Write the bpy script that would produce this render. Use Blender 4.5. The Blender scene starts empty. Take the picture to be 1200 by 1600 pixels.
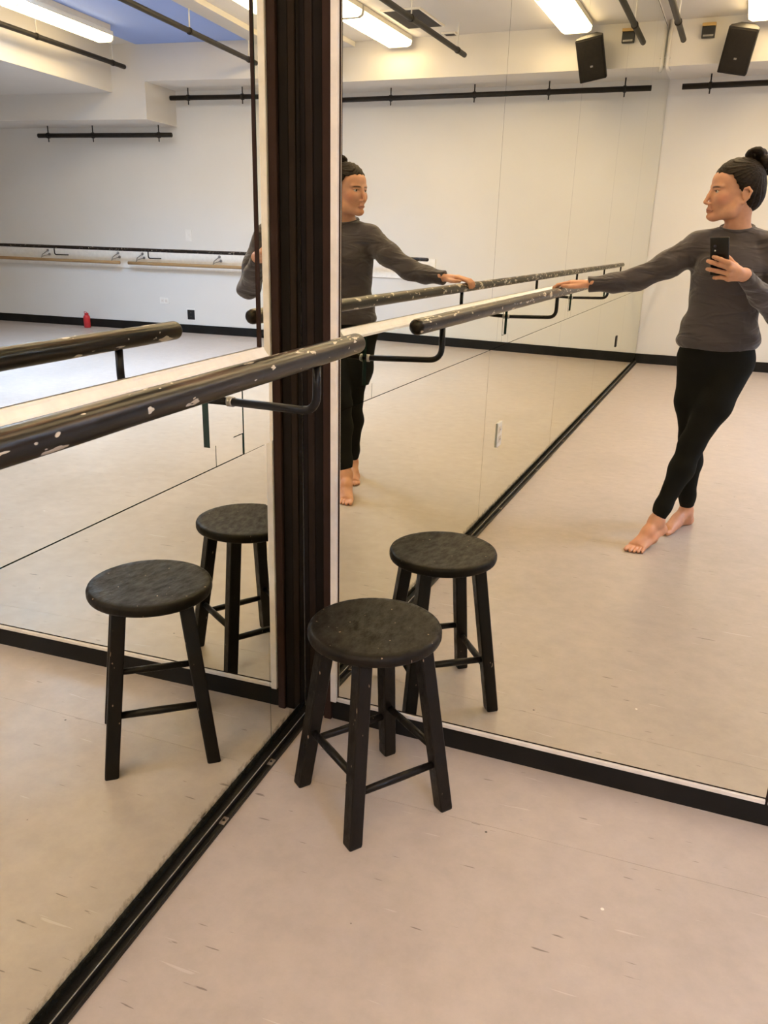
import bpy, bmesh, math, random
import numpy as np
from mathutils import Vector, Matrix

random.seed(4)
rng = np.random.RandomState(7)
SC = bpy.context.scene
COL = SC.collection

# ---------------------------------------------------------------- camera
# world: corner of the two mirror walls at the origin, left mirror wall on x = 0,
# right mirror on y = 0 (turned by E1), room on x > 0, y < 0, metres.
F_PX, PITCH, ROLL, YAW = 1245.2252, -18.9028, 1.3202, 19.4176
CAM = np.array([0.8496, -1.7776, 1.2783])
pit, rol, yaw = (math.radians(a) for a in (PITCH, ROLL, YAW))
FW = np.array([-math.sin(yaw)*math.cos(pit), math.cos(yaw)*math.cos(pit), math.sin(pit)])
_rt = np.array([math.cos(yaw), math.sin(yaw), 0.0])
_up = np.cross(_rt, FW)
RT = math.cos(rol)*_rt + math.sin(rol)*_up
UP = -math.sin(rol)*_rt + math.cos(rol)*_up
cd = bpy.data.cameras.new('camera')
cam = bpy.data.objects.new('camera', cd)
COL.objects.link(cam)
cam.matrix_world = Matrix(((RT[0], UP[0], -FW[0], CAM[0]), (RT[1], UP[1], -FW[1], CAM[1]),
                           (RT[2], UP[2], -FW[2], CAM[2]), (0, 0, 0, 1)))
cd.sensor_fit = 'VERTICAL'
cd.sensor_height = 36.0
cd.lens = 36.0*F_PX/1600.0
cd.clip_start = 0.004
cd.clip_end = 100
SC.camera = cam

# ---------------------------------------------------------------- light and exposure
SC.view_settings.view_transform = 'Standard'
SC.view_settings.look = 'None'
SC.view_settings.gamma = 1.0
SC.view_settings.use_curve_mapping = False
SC.view_settings.exposure = 0.0
LAMP_COL, LAMP_STR = (1.0, 0.735, 0.42), 16.0
w = bpy.data.worlds.new('world'); SC.world = w; w.use_nodes = True
w.node_tree.nodes['Background'].inputs[0].default_value = (0.45, 0.62, 1.0, 1)
w.node_tree.nodes['Background'].inputs[1].default_value = 0.8
# daylight through the skylight past the blue ceiling panel
SKX0, SKX1, SKY0, SKY1 = 3.60, 4.98, -4.90, -2.90
SKZ = 4.20
al = bpy.data.lights.new('skylight_daylight', 'AREA')
al.shape = 'RECTANGLE'; al.size = SKX1-SKX0; al.size_y = SKY1-SKY0; al.energy = 1000; al.color = (0.36, 0.56, 1.0)
alo = bpy.data.objects.new('skylight_daylight', al); COL.objects.link(alo)
alo.location = ((SKX0+SKX1)/2, (SKY0+SKY1)/2, SKZ+0.12)

E1 = math.radians(1.6538)
ZC, B, YF = 3.28, -7.87, -7.2          # ceiling, back wall, face of the soffit
XR = 9.5                               # right wall

# ---------------------------------------------------------------- materials
MATS = {}
def nodes_of(name):
    m = bpy.data.materials.new(name); m.use_nodes = True
    nt = m.node_tree; b = nt.nodes['Principled BSDF']
    MATS[name] = m
    return m, nt, b
def N(nt, t, **kw):
    n = nt.nodes.new(t)
    for k, v in kw.items():
        if k in n.inputs: n.inputs[k].default_value = v
        else: setattr(n, k, v)
    return n
def ramp(nt, fac, stops):
    r = nt.nodes.new('ShaderNodeValToRGB')
    while len(r.color_ramp.elements) < len(stops): r.color_ramp.elements.new(0.5)
    for e, (p, c) in zip(r.color_ramp.elements, stops):
        e.position = p; e.color = (*c, 1) if len(c) == 3 else c
    nt.links.new(fac, r.inputs[0]); return r
def coords(nt, scale=(1, 1, 1), kind='Object', rot=(0, 0, 0)):
    tc = nt.nodes.new('ShaderNodeTexCoord'); mp = nt.nodes.new('ShaderNodeMapping')
    mp.inputs['Scale'].default_value = scale; mp.inputs['Rotation'].default_value = rot
    nt.links.new(tc.outputs[kind], mp.inputs[0]); return mp.outputs[0]
def mix(nt, fac, a, b):
    m = nt.nodes.new('ShaderNodeMix'); m.data_type = 'RGBA'
    for s, v in ((m.inputs[0], fac), (m.inputs[6], a), (m.inputs[7], b)):
        if isinstance(v, bpy.types.NodeSocket): nt.links.new(v, s)
        elif isinstance(v, tuple): s.default_value = (*v, 1)
        else: s.default_value = v
    return m.outputs[2]
def bump(nt, b, h, strength=0.2, dist=0.01):
    n = nt.nodes.new('ShaderNodeBump'); n.inputs['Strength'].default_value = strength
    n.inputs['Distance'].default_value = dist
    nt.links.new(h, n.inputs['Height']); nt.links.new(n.outputs[0], b.inputs['Normal'])

def mat_paint(name, col, rough=0.6, var=0.06, scale=3.0, bumps=0.0, bscale=120.0, metal=0.0, spec=0.5):
    m, nt, b = nodes_of(name)
    c = coords(nt)
    n = N(nt, 'ShaderNodeTexNoise', Scale=scale, Detail=4.0); nt.links.new(c, n.inputs['Vector'])
    lo = tuple(x*(1-var) for x in col); hi = tuple(min(1, x*(1+var)) for x in col)
    r = ramp(nt, n.outputs[0], ((0.3, lo), (0.7, hi)))
    nt.links.new(r.outputs[0], b.inputs['Base Color'])
    b.inputs['Roughness'].default_value = rough; b.inputs['Metallic'].default_value = metal
    b.inputs['Specular IOR Level'].default_value = spec
    if bumps:
        n2 = N(nt, 'ShaderNodeTexNoise', Scale=bscale, Detail=2.0); nt.links.new(c, n2.inputs['Vector'])
        bump(nt, b, n2.outputs[0], bumps, 0.003)
    return m

mat_paint('wall_paint', (0.74, 0.72, 0.69), 0.75, 0.03, 1.2, 0.15, 60)
mat_paint('ceiling_paint', (0.70, 0.67, 0.63), 0.85, 0.03, 1.5)
mat_paint('daylit_blue', (0.34, 0.46, 0.86), 0.85, 0.05, 1.0)  # blue daylight on the ceiling, put into its colour
mat_paint('white_trim', (0.90, 0.87, 0.82), 0.5, 0.05, 30, 0.1, 200)
mat_paint('frame_white', (0.76, 0.70, 0.63), 0.45, 0.08, 25, 0.1, 150)
mat_paint('brown_paint', (0.020, 0.0125, 0.009), 0.8, 0.2, 12, 0.15, 90, spec=0.12)
mat_paint('dark_brown', (0.010, 0.007, 0.006), 0.8, 0.2, 12, spec=0.12)
mat_paint('mid_brown', (0.034, 0.018, 0.014), 0.8, 0.15, 12, spec=0.12)
mat_paint('black_base', (0.008, 0.007, 0.006), 0.6, 0.3, 9, spec=0.25)
mat_paint('black_rail', (0.008, 0.007, 0.006), 0.4, 0.3, 40, 0.2, 200, spec=0.25)
mat_paint('worn_edge', (0.42, 0.40, 0.36), 0.4, 0.3, 60, metal=0.5)
mat_paint('screw_plate', (0.30, 0.24, 0.19), 0.5, 0.3, 80, metal=0.6)
mat_paint('pipe_black', (0.016, 0.013, 0.011), 0.5, 0.25, 14, 0.1, 120, spec=0.3)
mat_paint('bracket_black', (0.006, 0.005, 0.005), 0.35, 0.2, 30, spec=0.3)
mat_paint('grey_metal', (0.33, 0.32, 0.31), 0.4, 0.1, 20, metal=0.7)
mat_paint('rod_white', (0.75, 0.72, 0.68), 0.5, 0.05, 20)
mat_paint('vent_grey', (0.055, 0.048, 0.042), 0.6, 0.1, 20)
mat_paint('speaker_black', (0.012, 0.010, 0.009), 0.8, 0.2, 40, 0.3, 500, spec=0.2)
mat_paint('speaker_case', (0.015, 0.013, 0.012), 0.6, 0.2, 40, spec=0.25)
mat_paint('amber', (0.50, 0.33, 0.12), 0.4, 0.1, 20)
mat_paint('plate_white', (0.82, 0.80, 0.77), 0.4, 0.03, 20)
mat_paint('plate_black', (0.012, 0.012, 0.013), 0.4, 0.1, 20)
mat_paint('red_plastic', (0.50, 0.025, 0.03), 0.35, 0.1, 20)
mat_paint('glass_edge', (0.010, 0.028, 0.020), 0.15, 0.1, 30)
mat_paint('fixture_white', (0.78, 0.74, 0.66), 0.5, 0.03, 20)
mat_paint('phone_black', (0.008, 0.008, 0.009), 0.25, 0.1, 30)
mat_paint('lens_glass', (0.02, 0.02, 0.03), 0.05, 0.1, 30)
mat_paint('eye_white', (0.62, 0.55, 0.50), 0.2, 0.02, 30)
mat_paint('eye_dark', (0.03, 0.018, 0.012), 0.15, 0.1, 30)
mat_paint('window_white', (0.78, 0.77, 0.75), 0.4, 0.03, 20)
mat_paint('leggings_black', (0.0075, 0.0075, 0.0065), 0.9, 0.2, 14, 0.2, 400, spec=0.2)

def mat_floor():
    m, nt, b = nodes_of('vinyl_floor')
    c = coords(nt)
    n = N(nt, 'ShaderNodeTexNoise', Scale=1.6, Detail=6.0, Roughness=0.6); nt.links.new(c, n.inputs['Vector'])
    base = ramp(nt, n.outputs[0], ((0.3, (0.43, 0.36, 0.308)), (0.72, (0.495, 0.415, 0.358))))
    n2 = N(nt, 'ShaderNodeTexNoise', Scale=14.0, Detail=6.0, Roughness=0.7); nt.links.new(c, n2.inputs['Vector'])
    fine = ramp(nt, n2.outputs[0], ((0.35, (0.93, 0.93, 0.93)), (0.65, (1.05, 1.05, 1.05))))
    mul = nt.nodes.new('ShaderNodeMix'); mul.data_type = 'RGBA'; mul.blend_type = 'MULTIPLY'
    mul.inputs[0].default_value = 1.0
    nt.links.new(base.outputs[0], mul.inputs[6]); nt.links.new(fine.outputs[0], mul.inputs[7])
    col = mul.outputs[2]
    # scuffs: short dark strokes in two directions, and pale flecks
    for rot, sc, lo, colr, th in ((0.5, (8, 75, 1), 0.0, (0.15, 0.12, 0.10), 0.70), (-0.9, (11, 110, 1), 3.0, (0.15, 0.12, 0.10), 0.70),
                                  (1.25, (5, 80, 1), 7.0, (0.68, 0.62, 0.58), 0.68)):
        cc = coords(nt, sc, 'Object', (0, 0, rot))
        s = N(nt, 'ShaderNodeTexNoise', Scale=1.0, Detail=2.0, Roughness=0.5); s.noise_dimensions = '4D'
        s.inputs['W'].default_value = lo
        nt.links.new(cc, s.inputs['Vector'])
        rr = ramp(nt, s.outputs[0], ((th, (0, 0, 0)), (th+0.02, (1, 1, 1))))
        f = nt.nodes.new('ShaderNodeMath'); f.operation = 'MULTIPLY'; f.inputs[1].default_value = 0.75 if colr[0] < 0.3 else 0.35
        nt.links.new(rr.outputs[0], f.inputs[0])
        col = mix(nt, f.outputs[0], col, colr)
    v = N(nt, 'ShaderNodeTexVoronoi', Scale=5.0); nt.links.new(c, v.inputs['Vector'])
    vr = ramp(nt, v.outputs['Distance'], ((0.016, (1, 1, 1)), (0.020, (0, 0, 0))))
    col = mix(nt, vr.outputs[0], col, (0.85, 0.80, 0.72))
    v2 = N(nt, 'ShaderNodeTexVoronoi', Scale=7.3); nt.links.new(c, v2.inputs['Vector'])
    vr2 = ramp(nt, v2.outputs['Distance'], ((0.018, (1, 1, 1)), (0.024, (0, 0, 0))))
    col = mix(nt, vr2.outputs[0], col, (0.08, 0.07, 0.06))
    nt.links.new(col, b.inputs['Base Color'])
    rr = ramp(nt, n.outputs[0], ((0.3, (0.30,)*3), (0.7, (0.42,)*3)))
    nt.links.new(rr.outputs[0], b.inputs['Roughness'])
    b.inputs['Specular IOR Level'].default_value = 0.45
    bump(nt, b, n2.outputs[0], 0.05, 0.002)
mat_floor()

def mat_mirror(name, tint, dirty=False):
    m, nt, b = nodes_of(name)
    nt.nodes.remove(b)
    out = nt.nodes['Material Output']
    g = nt.nodes.new('ShaderNodeBsdfGlossy'); g.inputs['Roughness'].default_value = 0.0
    g.inputs['Color'].default_value = (*tint, 1)
    if not dirty:
        nt.links.new(g.outputs[0], out.inputs[0]); return m
    # silvering gone black along the bottom edge of the glass
    d = nt.nodes.new('ShaderNodeBsdfDiffuse'); d.inputs[0].default_value = (0.012, 0.012, 0.010, 1)
    geo = nt.nodes.new('ShaderNodeNewGeometry'); sep = nt.nodes.new('ShaderNodeSeparateXYZ')
    nt.links.new(geo.outputs['Position'], sep.inputs[0])
    n = N(nt, 'ShaderNodeTexNoise', Scale=55.0, Detail=5.0, Roughness=0.7)
    nt.links.new(geo.outputs['Position'], n.inputs['Vector'])
    mm = nt.nodes.new('ShaderNodeMath'); mm.operation = 'MULTIPLY_ADD'
    mm.inputs[1].default_value = 0.06; mm.inputs[2].default_value = 0.020
    nt.links.new(n.outputs[0], mm.inputs[0])
    df = nt.nodes.new('ShaderNodeMath'); df.operation = 'SUBTRACT'
    nt.links.new(mm.outputs[0], df.inputs[0]); nt.links.new(sep.outputs['Z'], df.inputs[1])
    mr = nt.nodes.new('ShaderNodeMapRange'); mr.inputs[1].default_value = -0.018; mr.inputs[2].default_value = 0.014
    nt.links.new(df.outputs[0], mr.inputs[0])
    ms = nt.nodes.new('ShaderNodeMixShader')
    nt.links.new(mr.outputs[0], ms.inputs[0]); nt.links.new(g.outputs[0], ms.inputs[1]); nt.links.new(d.outputs[0], ms.inputs[2])
    nt.links.new(ms.outputs[0], out.inputs[0])
    return m
mat_mirror('mirror_left', (0.90, 0.91, 0.875))
mat_mirror('mirror_left_low', (0.90, 0.90, 0.80), True)
mat_mirror('mirror_right', (0.905, 0.905, 0.81))

def mat_barre(name='barre_paint', dense=0.05):
    m, nt, b = nodes_of(name)
    c = coords(nt)
    # brown worn paint over black
    n0 = N(nt, 'ShaderNodeTexNoise', Scale=9.0, Detail=5.0); nt.links.new(coords(nt, (14, 0.5, 14)), n0.inputs['Vector'])
    base = ramp(nt, n0.outputs[0], ((0.42, (0.008, 0.006, 0.005)), (0.62, (0.026, 0.017, 0.012))))
    # hand-worn brown streaks, with the reflected lights' paler tone painted in, on the upper side
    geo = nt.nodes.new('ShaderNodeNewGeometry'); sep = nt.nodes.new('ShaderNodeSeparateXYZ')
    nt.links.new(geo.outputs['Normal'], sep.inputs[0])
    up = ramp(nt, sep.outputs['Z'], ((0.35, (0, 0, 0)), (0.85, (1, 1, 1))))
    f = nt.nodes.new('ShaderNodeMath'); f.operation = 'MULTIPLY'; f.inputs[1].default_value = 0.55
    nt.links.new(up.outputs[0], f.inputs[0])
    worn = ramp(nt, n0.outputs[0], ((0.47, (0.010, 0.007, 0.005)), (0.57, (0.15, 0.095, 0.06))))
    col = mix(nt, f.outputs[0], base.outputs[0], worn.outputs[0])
    # chips down to old white paint: flakes and long scratches, denser away from the corner
    pos = nt.nodes.new('ShaderNodeSeparateXYZ'); nt.links.new(geo.outputs['Position'], pos.inputs[0])
    mr = nt.nodes.new('ShaderNodeMapRange'); mr.inputs[1].default_value = -2.1; mr.inputs[2].default_value = -1.2
    mr.inputs[3].default_value = dense; mr.inputs[4].default_value = 0.0
    nt.links.new(pos.outputs['Y'], mr.inputs[0])
    for sc, stretch, th in ((34.0, (1, 0.5, 1), 0.668), (62.0, (1, 0.28, 1), 0.655)):
        n = N(nt, 'ShaderNodeTexNoise', Scale=sc, Detail=2.5, Roughness=0.55); nt.links.new(coords(nt, stretch), n.inputs['Vector'])
        add = nt.nodes.new('ShaderNodeMath'); nt.links.new(n.outputs[0], add.inputs[0]); nt.links.new(mr.outputs[0], add.inputs[1])
        chip = ramp(nt, add.outputs[0], ((th, (0, 0, 0)), (th+0.012, (1, 1, 1))))
        col = mix(nt, chip.outputs[0], col, (0.62, 0.55, 0.46))
    nt.links.new(col, b.inputs['Base Color'])
    b.inputs['Roughness'].default_value = 0.30; b.inputs['Specular IOR Level'].default_value = 0.3
    bump(nt, b, n.outputs[0], 0.25, 0.003)
mat_barre()
mat_barre('barre_paint_far', -0.02)

def mat_wood(name, c1, c2, axis=(1, 12, 12), rough=0.5, scale=6.0):
    m, nt, b = nodes_of(name)
    n = N(nt, 'ShaderNodeTexNoise', Scale=scale, Detail=6.0, Roughness=0.6); nt.links.new(coords(nt, axis), n.inputs['Vector'])
    r = ramp(nt, n.outputs[0], ((0.3, c1), (0.7, c2))); nt.links.new(r.outputs[0], b.inputs['Base Color'])
    b.inputs['Roughness'].default_value = rough
    bump(nt, b, n.outputs[0], 0.15, 0.002)
mat_wood('pale_wood', (0.34, 0.20, 0.085), (0.46, 0.29, 0.13))

def mat_stool(name, seat):
    m, nt, b = nodes_of(name)
    c = coords(nt)
    n = N(nt, 'ShaderNodeTexNoise', Scale=4.5 if seat else 12.0, Detail=7.0, Roughness=0.65); nt.links.new(coords(nt, (1, 2.4, 1) if seat else (3, 3, .6)), n.inputs['Vector'])
    r = ramp(nt, n.outputs[0], ((0.35, (0.005, 0.004, 0.0035)), (0.72, (0.017, 0.013, 0.010) if seat else (0.010, 0.007, 0.0055))))
    n2 = N(nt, 'ShaderNodeTexNoise', Scale=70.0, Detail=2.0); nt.links.new(coords(nt, (1, 1, .45)), n2.inputs['Vector'])
    chip = ramp(nt, n2.outputs[0], ((0.735, (0, 0, 0)), (0.755, (1, 1, 1))))
    col = mix(nt, chip.outputs[0], r.outputs[0], (0.30, 0.22, 0.16))
    nt.links.new(col, b.inputs['Base Color'])
    n3 = N(nt, 'ShaderNodeTexNoise', Scale=26.0, Detail=5.0, Roughness=0.7); nt.links.new(coords(nt, (1, 2.2, 1)), n3.inputs['Vector'])
    rr = ramp(nt, n3.outputs[0], ((0.35, (0.28,)*3), (0.68, (0.62,)*3))); nt.links.new(rr.outputs[0], b.inputs['Roughness'])
    b.inputs['Specular IOR Level'].default_value = 0.13 if seat else 0.25
    bump(nt, b, n3.outputs[0], 0.3 if seat else 0.2, 0.003)
mat_stool('stool_seat', True); mat_stool('stool_leg', False)

def mat_emit(name, col, st):
    m, nt, b = nodes_of(name)
    b.inputs['Base Color'].default_value = (0.85, 0.80, 0.70, 1); b.inputs['Roughness'].default_value = 0.5
    b.inputs['Emission Color'].default_value = (*col, 1); b.inputs['Emission Strength'].default_value = st
mat_emit('diffuser_glow', LAMP_COL, LAMP_STR)

def mat_skin():
    m, nt, b = nodes_of('skin')
    a = nt.nodes.new('ShaderNodeAttribute'); a.attribute_name = 'tone'
    n = N(nt, 'ShaderNodeTexNoise', Scale=45.0, Detail=4.0); nt.links.new(coords(nt), n.inputs['Vector'])
    r = ramp(nt, n.outputs[0], ((0.3, (0.93, 0.90, 0.88)), (0.7, (1.05, 1.03, 1.02))))
    mu = nt.nodes.new('ShaderNodeMix'); mu.data_type = 'RGBA'; mu.blend_type = 'MULTIPLY'; mu.inputs[0].default_value = 1
    nt.links.new(a.outputs['Color'], mu.inputs[6]); nt.links.new(r.outputs[0], mu.inputs[7])
    nt.links.new(mu.outputs[2], b.inputs['Base Color'])
    b.inputs['Roughness'].default_value = 0.5
    b.inputs['Subsurface Weight'].default_value = 0.15
    b.inputs['Subsurface Radius'].default_value = (0.012, 0.005, 0.003)
    b.inputs['Subsurface Scale'].default_value = 0.5
mat_skin()

def mat_fabric(name, c1, c2, ws=3.0):
    m, nt, b = nodes_of(name)
    c = coords(nt)
    n = N(nt, 'ShaderNodeTexNoise', Scale=5.0, Detail=5.0); nt.links.new(c, n.inputs['Vector'])
    r = ramp(nt, n.outputs[0], ((0.3, c1), (0.7, c2))); nt.links.new(r.outputs[0], b.inputs['Base Color'])
    b.inputs['Roughness'].default_value = 0.9; b.inputs['Sheen Weight'].default_value = 0.3
    b.inputs['Sheen Roughness'].default_value = 0.5
    f = N(nt, 'ShaderNodeTexNoise', Scale=ws, Detail=2.5, Roughness=0.45, Distortion=1.2)
    nt.links.new(coords(nt, (2.0, 2.0, 5.5), 'Object', (0, 0.5, 0)), f.inputs['Vector'])
    bump(nt, b, f.outputs[0], 0.9, 0.03)
mat_fabric('sweater_grey', (0.056, 0.046, 0.051), (0.074, 0.061, 0.067))

def mat_hair():
    m, nt, b = nodes_of('hair_brown')
    n = N(nt, 'ShaderNodeTexNoise', Scale=16.0, Detail=6.0, Roughness=0.6, Distortion=0.6)
    nt.links.new(coords(nt, (1.5, 8, 7), 'Object', (0, 0.5, 0)), n.inputs['Vector'])
    r = ramp(nt, n.outputs[0], ((0.35, (0.007, 0.0042, 0.003)), (0.7, (0.030, 0.018, 0.011))))
    nt.links.new(r.outputs[0], b.inputs['Base Color'])
    b.inputs['Roughness'].default_value = 0.55; b.inputs['Specular IOR Level'].default_value = 0.2
    bump(nt, b, n.outputs[0], 0.6, 0.008)
mat_hair()

def mat_pane():
    m, nt, b = nodes_of('window_glass'); nt.nodes.remove(b)
    t = nt.nodes.new('ShaderNodeBsdfTransparent'); g = nt.nodes.new('ShaderNodeBsdfGlossy')
    g.inputs['Roughness'].default_value = 0.02
    ms = nt.nodes.new('ShaderNodeMixShader'); ms.inputs[0].default_value = 0.06
    nt.links.new(t.outputs[0], ms.inputs[1]); nt.links.new(g.outputs[0], ms.inputs[2])
    nt.links.new(ms.outputs[0], nt.nodes['Material Output'].inputs[0])
mat_pane()

# ---------------------------------------------------------------- object helpers
def tag(o, label=None, cat=None, group=None, kind=None):
    if label: o['label'] = label
    if cat: o['category'] = cat
    if group: o['group'] = group
    if kind: o['kind'] = kind
    return o
def thing(name, label, cat, loc=(0, 0, 0), rz=0.0, group=None):
    o = bpy.data.objects.new(name, None); COL.objects.link(o)
    o.location = loc; o.rotation_euler = (0, 0, rz); o.empty_display_size = 0.1
    return tag(o, label, cat, group)
def obj(name, bm, mats, parent=None, smooth=False, loc=None):
    me = bpy.data.meshes.new(name)
    bmesh.ops.recalc_face_normals(bm, faces=bm.faces)
    bm.to_mesh(me); bm.free()
    for m in ([mats] if isinstance(mats, str) else mats): me.materials.append(MATS[m])
    if smooth:
        for p in me.polygons: p.use_smooth = True
    o = bpy.data.objects.new(name, me); COL.objects.link(o)
    if parent: o.parent = parent
    if loc: o.location = loc
    return o
def inst(o, parent, loc=None, rz=None, name=None):
    c = o.copy(); COL.objects.link(c); c.parent = parent
    if loc is not None: c.location = loc
    if rz is not None: c.rotation_euler = (0, 0, rz)
    return c
def bx(bm, x0, x1, y0, y1, z0, z1, mi=0):
    v = [bm.verts.new(p) for p in ((x0, y0, z0), (x1, y0, z0), (x1, y1, z0), (x0, y1, z0), (x0, y0, z1), (x1, y0, z1), (x1, y1, z1), (x0, y1, z1))]
    fs = []
    for q in ((0, 3, 2, 1), (4, 5, 6, 7), (0, 1, 5, 4), (1, 2, 6, 5), (2, 3, 7, 6), (3, 0, 4, 7)):
        f = bm.faces.new([v[i] for i in q]); f.material_index = mi; fs.append(f)
    return v, fs
def box(*a, bevel=0.0, seg=2):
    bm = bmesh.new(); bx(bm, *a)
    if bevel: bmesh.ops.bevel(bm, geom=list(bm.edges), offset=bevel, segments=seg, affect='EDGES', profile=0.5)
    return bm
def tube(bm, pts, r, n=16, cap=True, roundcap=False):
    pts = [Vector(p) for p in pts]; rs = r if isinstance(r, (list, tuple)) else [r]*len(pts)
    if roundcap:
        d0 = (pts[0]-pts[1]).normalized(); d1 = (pts[-1]-pts[-2]).normalized()
        a, b_, ra, rb = [], [], [], []
        for t in (0.25, 0.5, 0.72, 0.9, 0.985):
            h = math.sqrt(1-t*t)
            b_.append(pts[-1]+d1*rs[-1]*t*0.75); rb.append(rs[-1]*h)
            a.insert(0, pts[0]+d0*rs[0]*t*0.75); ra.insert(0, rs[0]*h)
        pts = a+pts+b_; rs = ra+list(rs)+rb
    rings = []; prev = None
    for i, p in enumerate(pts):
        t = (pts[min(i+1, len(pts)-1)]-pts[max(i-1, 0)]).normalized()
        if prev is None:
            up = Vector((0, 0, 1)) if abs(t.z) < 0.9 else Vector((1, 0, 0))
            a = t.cross(up).normalized()
        else:
            a = (prev-t*prev.dot(t)).normalized()
        prev = a; b_ = t.cross(a)
        rings.append([bm.verts.new(p+(a*math.cos(2*math.pi*k/n)+b_*math.sin(2*math.pi*k/n))*rs[i]) for k in range(n)])
    for r0, r1 in zip(rings, rings[1:]):
        for k in range(n): bm.faces.new((r0[k], r0[(k+1) % n], r1[(k+1) % n], r1[k]))
    if cap: bm.faces.new(rings[0]); bm.faces.new(rings[-1][::-1])
    return bm
def tubeobj(name, pts, r, mat, parent=None, n=16, roundcap=False):
    o = obj(name, tube(bmesh.new(), pts, r, n, True, roundcap), mat, parent, True); return o
def bend(p0, p1, p2, rad, k=6):
    p0, p1, p2 = Vector(p0), Vector(p1), Vector(p2)
    a = p1+(p0-p1).normalized()*rad; c = p1+(p2-p1).normalized()*rad
    return [p0]+[(a*(1-t)**2+p1*2*t*(1-t)+c*t*t) for t in [i/k for i in range(k+1)]]+[p2]
def lathe(bm, prof, n=32, c=(0, 0, 0)):
    rings = []
    for r, z in prof:
        if r < 1e-6: rings.append([bm.verts.new((c[0], c[1], c[2]+z))])
        else: rings.append([bm.verts.new((c[0]+r*math.cos(2*math.pi*k/n), c[1]+r*math.sin(2*math.pi*k/n), c[2]+z)) for k in range(n)])
    for a, b_ in zip(rings, rings[1:]):
        for k in range(n):
            k2 = (k+1) % n
            if len(a) == 1: bm.faces.new((a[0], b_[k2], b_[k]))
            elif len(b_) == 1: bm.faces.new((a[k], a[k2], b_[0]))
            else: bm.faces.new((a[k], a[k2], b_[k2], b_[k]))
    return bm
def struct(name, bm, m, parent=None):
    o = obj(name, bm, m, parent)
    if parent is None: o['kind'] = 'structure'
    return o

# ---------------------------------------------------------------- the room
floor = struct('floor', box(-0.2, XR+0.2, B-0.2, 0.6, -0.12, -0.004), 'black_base')
ys = [0.05, -0.268, -1.79, -3.31, -4.83, -6.35, B+0.001]
for y1, y0 in zip(ys, ys[1:]):
    o = obj('vinyl_sheet', box(0.001, XR, y0+0.0004, y1-0.0004, -0.004, 0.0), 'vinyl_floor', floor)
wall_left = struct('wall_left', box(-0.2, -0.02, B, 0.3, 0, ZC), 'wall_paint')
wall_back = struct('wall_back', box(-0.2, XR, B-0.2, B, 0, ZC), 'wall_paint')
wall_right = struct('wall_right', box(XR, XR+0.2, B, 0.3, 0, ZC), 'wall_paint')
wall_front = struct('wall_front', box(-0.2, XR+0.2, 0.03, 0.23, 0, ZC), 'wall_paint')
cb = bmesh.new()
for a in ((-0.2, SKX0, B-0.2, 0.3), (SKX1, XR+0.2, B-0.2, 0.3), (SKX0, SKX1, B-0.2, SKY0), (SKX0, SKX1, SKY1, 0.3)): bx(cb, *a, ZC, ZC+0.15)
ceiling = struct('ceiling', cb, 'ceiling_paint')
obj('daylit_ceiling_panel', box(3.47, 4.93, YF+0.002, SKY0-0.03, ZC-0.012, ZC), 'daylit_blue', ceiling)  # stretch of ceiling with the daylight tint painted on
wl = bmesh.new()
for a in ((SKX0-0.05, SKX0, SKY0-0.05, SKY1+0.05), (SKX1, SKX1+0.05, SKY0-0.05, SKY1+0.05), (SKX0, SKX1, SKY0-0.05, SKY0), (SKX0, SKX1, SKY1, SKY1+0.05)): bx(wl, *a, ZC+0.15, SKZ+0.05)
obj('skylight_well', wl, 'ceiling_paint', ceiling)  # unseen; walls added this deep to confine the daylight below
win = bpy.data.objects.new('window_1', None); COL.objects.link(win); win['kind'] = 'structure'
wfm = bmesh.new()
for a in ((SKX0, SKX1, SKY0, SKY0+0.05), (SKX0, SKX1, SKY1-0.05, SKY1), (SKX0, SKX0+0.05, SKY0+0.05, SKY1-0.05), (SKX1-0.05, SKX1, SKY0+0.05, SKY1-0.05)): bx(wfm, *a, SKZ-0.01, SKZ+0.04)
nb = 2
for k in range(1, nb): y = SKY0+(SKY1-SKY0)*k/nb; bx(wfm, SKX0+0.05, SKX1-0.05, y-0.02, y+0.02, SKZ-0.01, SKZ+0.04)
obj('window_frame', wfm, 'window_white', win)
for k in range(nb):
    y0, y1 = SKY0+(SKY1-SKY0)*k/nb, SKY0+(SKY1-SKY0)*(k+1)/nb
    obj('window_pane', box(SKX0+0.05, SKX1-0.05, y0+0.05, y1-0.05, SKZ+0.012, SKZ+0.018), 'window_glass', win)
struct('trim_1', box(-0.02, 4.845, B, YF, 2.895, ZC), 'ceiling_paint')            # soffit along the back wall
struct('trim_2', box(4.845, XR, B, YF, 2.50, ZC), 'ceiling_paint')               # lower soffit
struct('trim_3', box(5.28, XR, YF, 0.02, 2.785, ZC), 'ceiling_paint')            # wide beam
struct('trim_4', box(3.27, 3.47, YF, 0.0, ZC-0.05, ZC), 'ceiling_paint')         # batten beside the blue panel
bb = struct('baseboard_back', box(0.0, XR, B, B+0.012, 0, 0.108, bevel=0.003), 'black_base')

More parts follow.
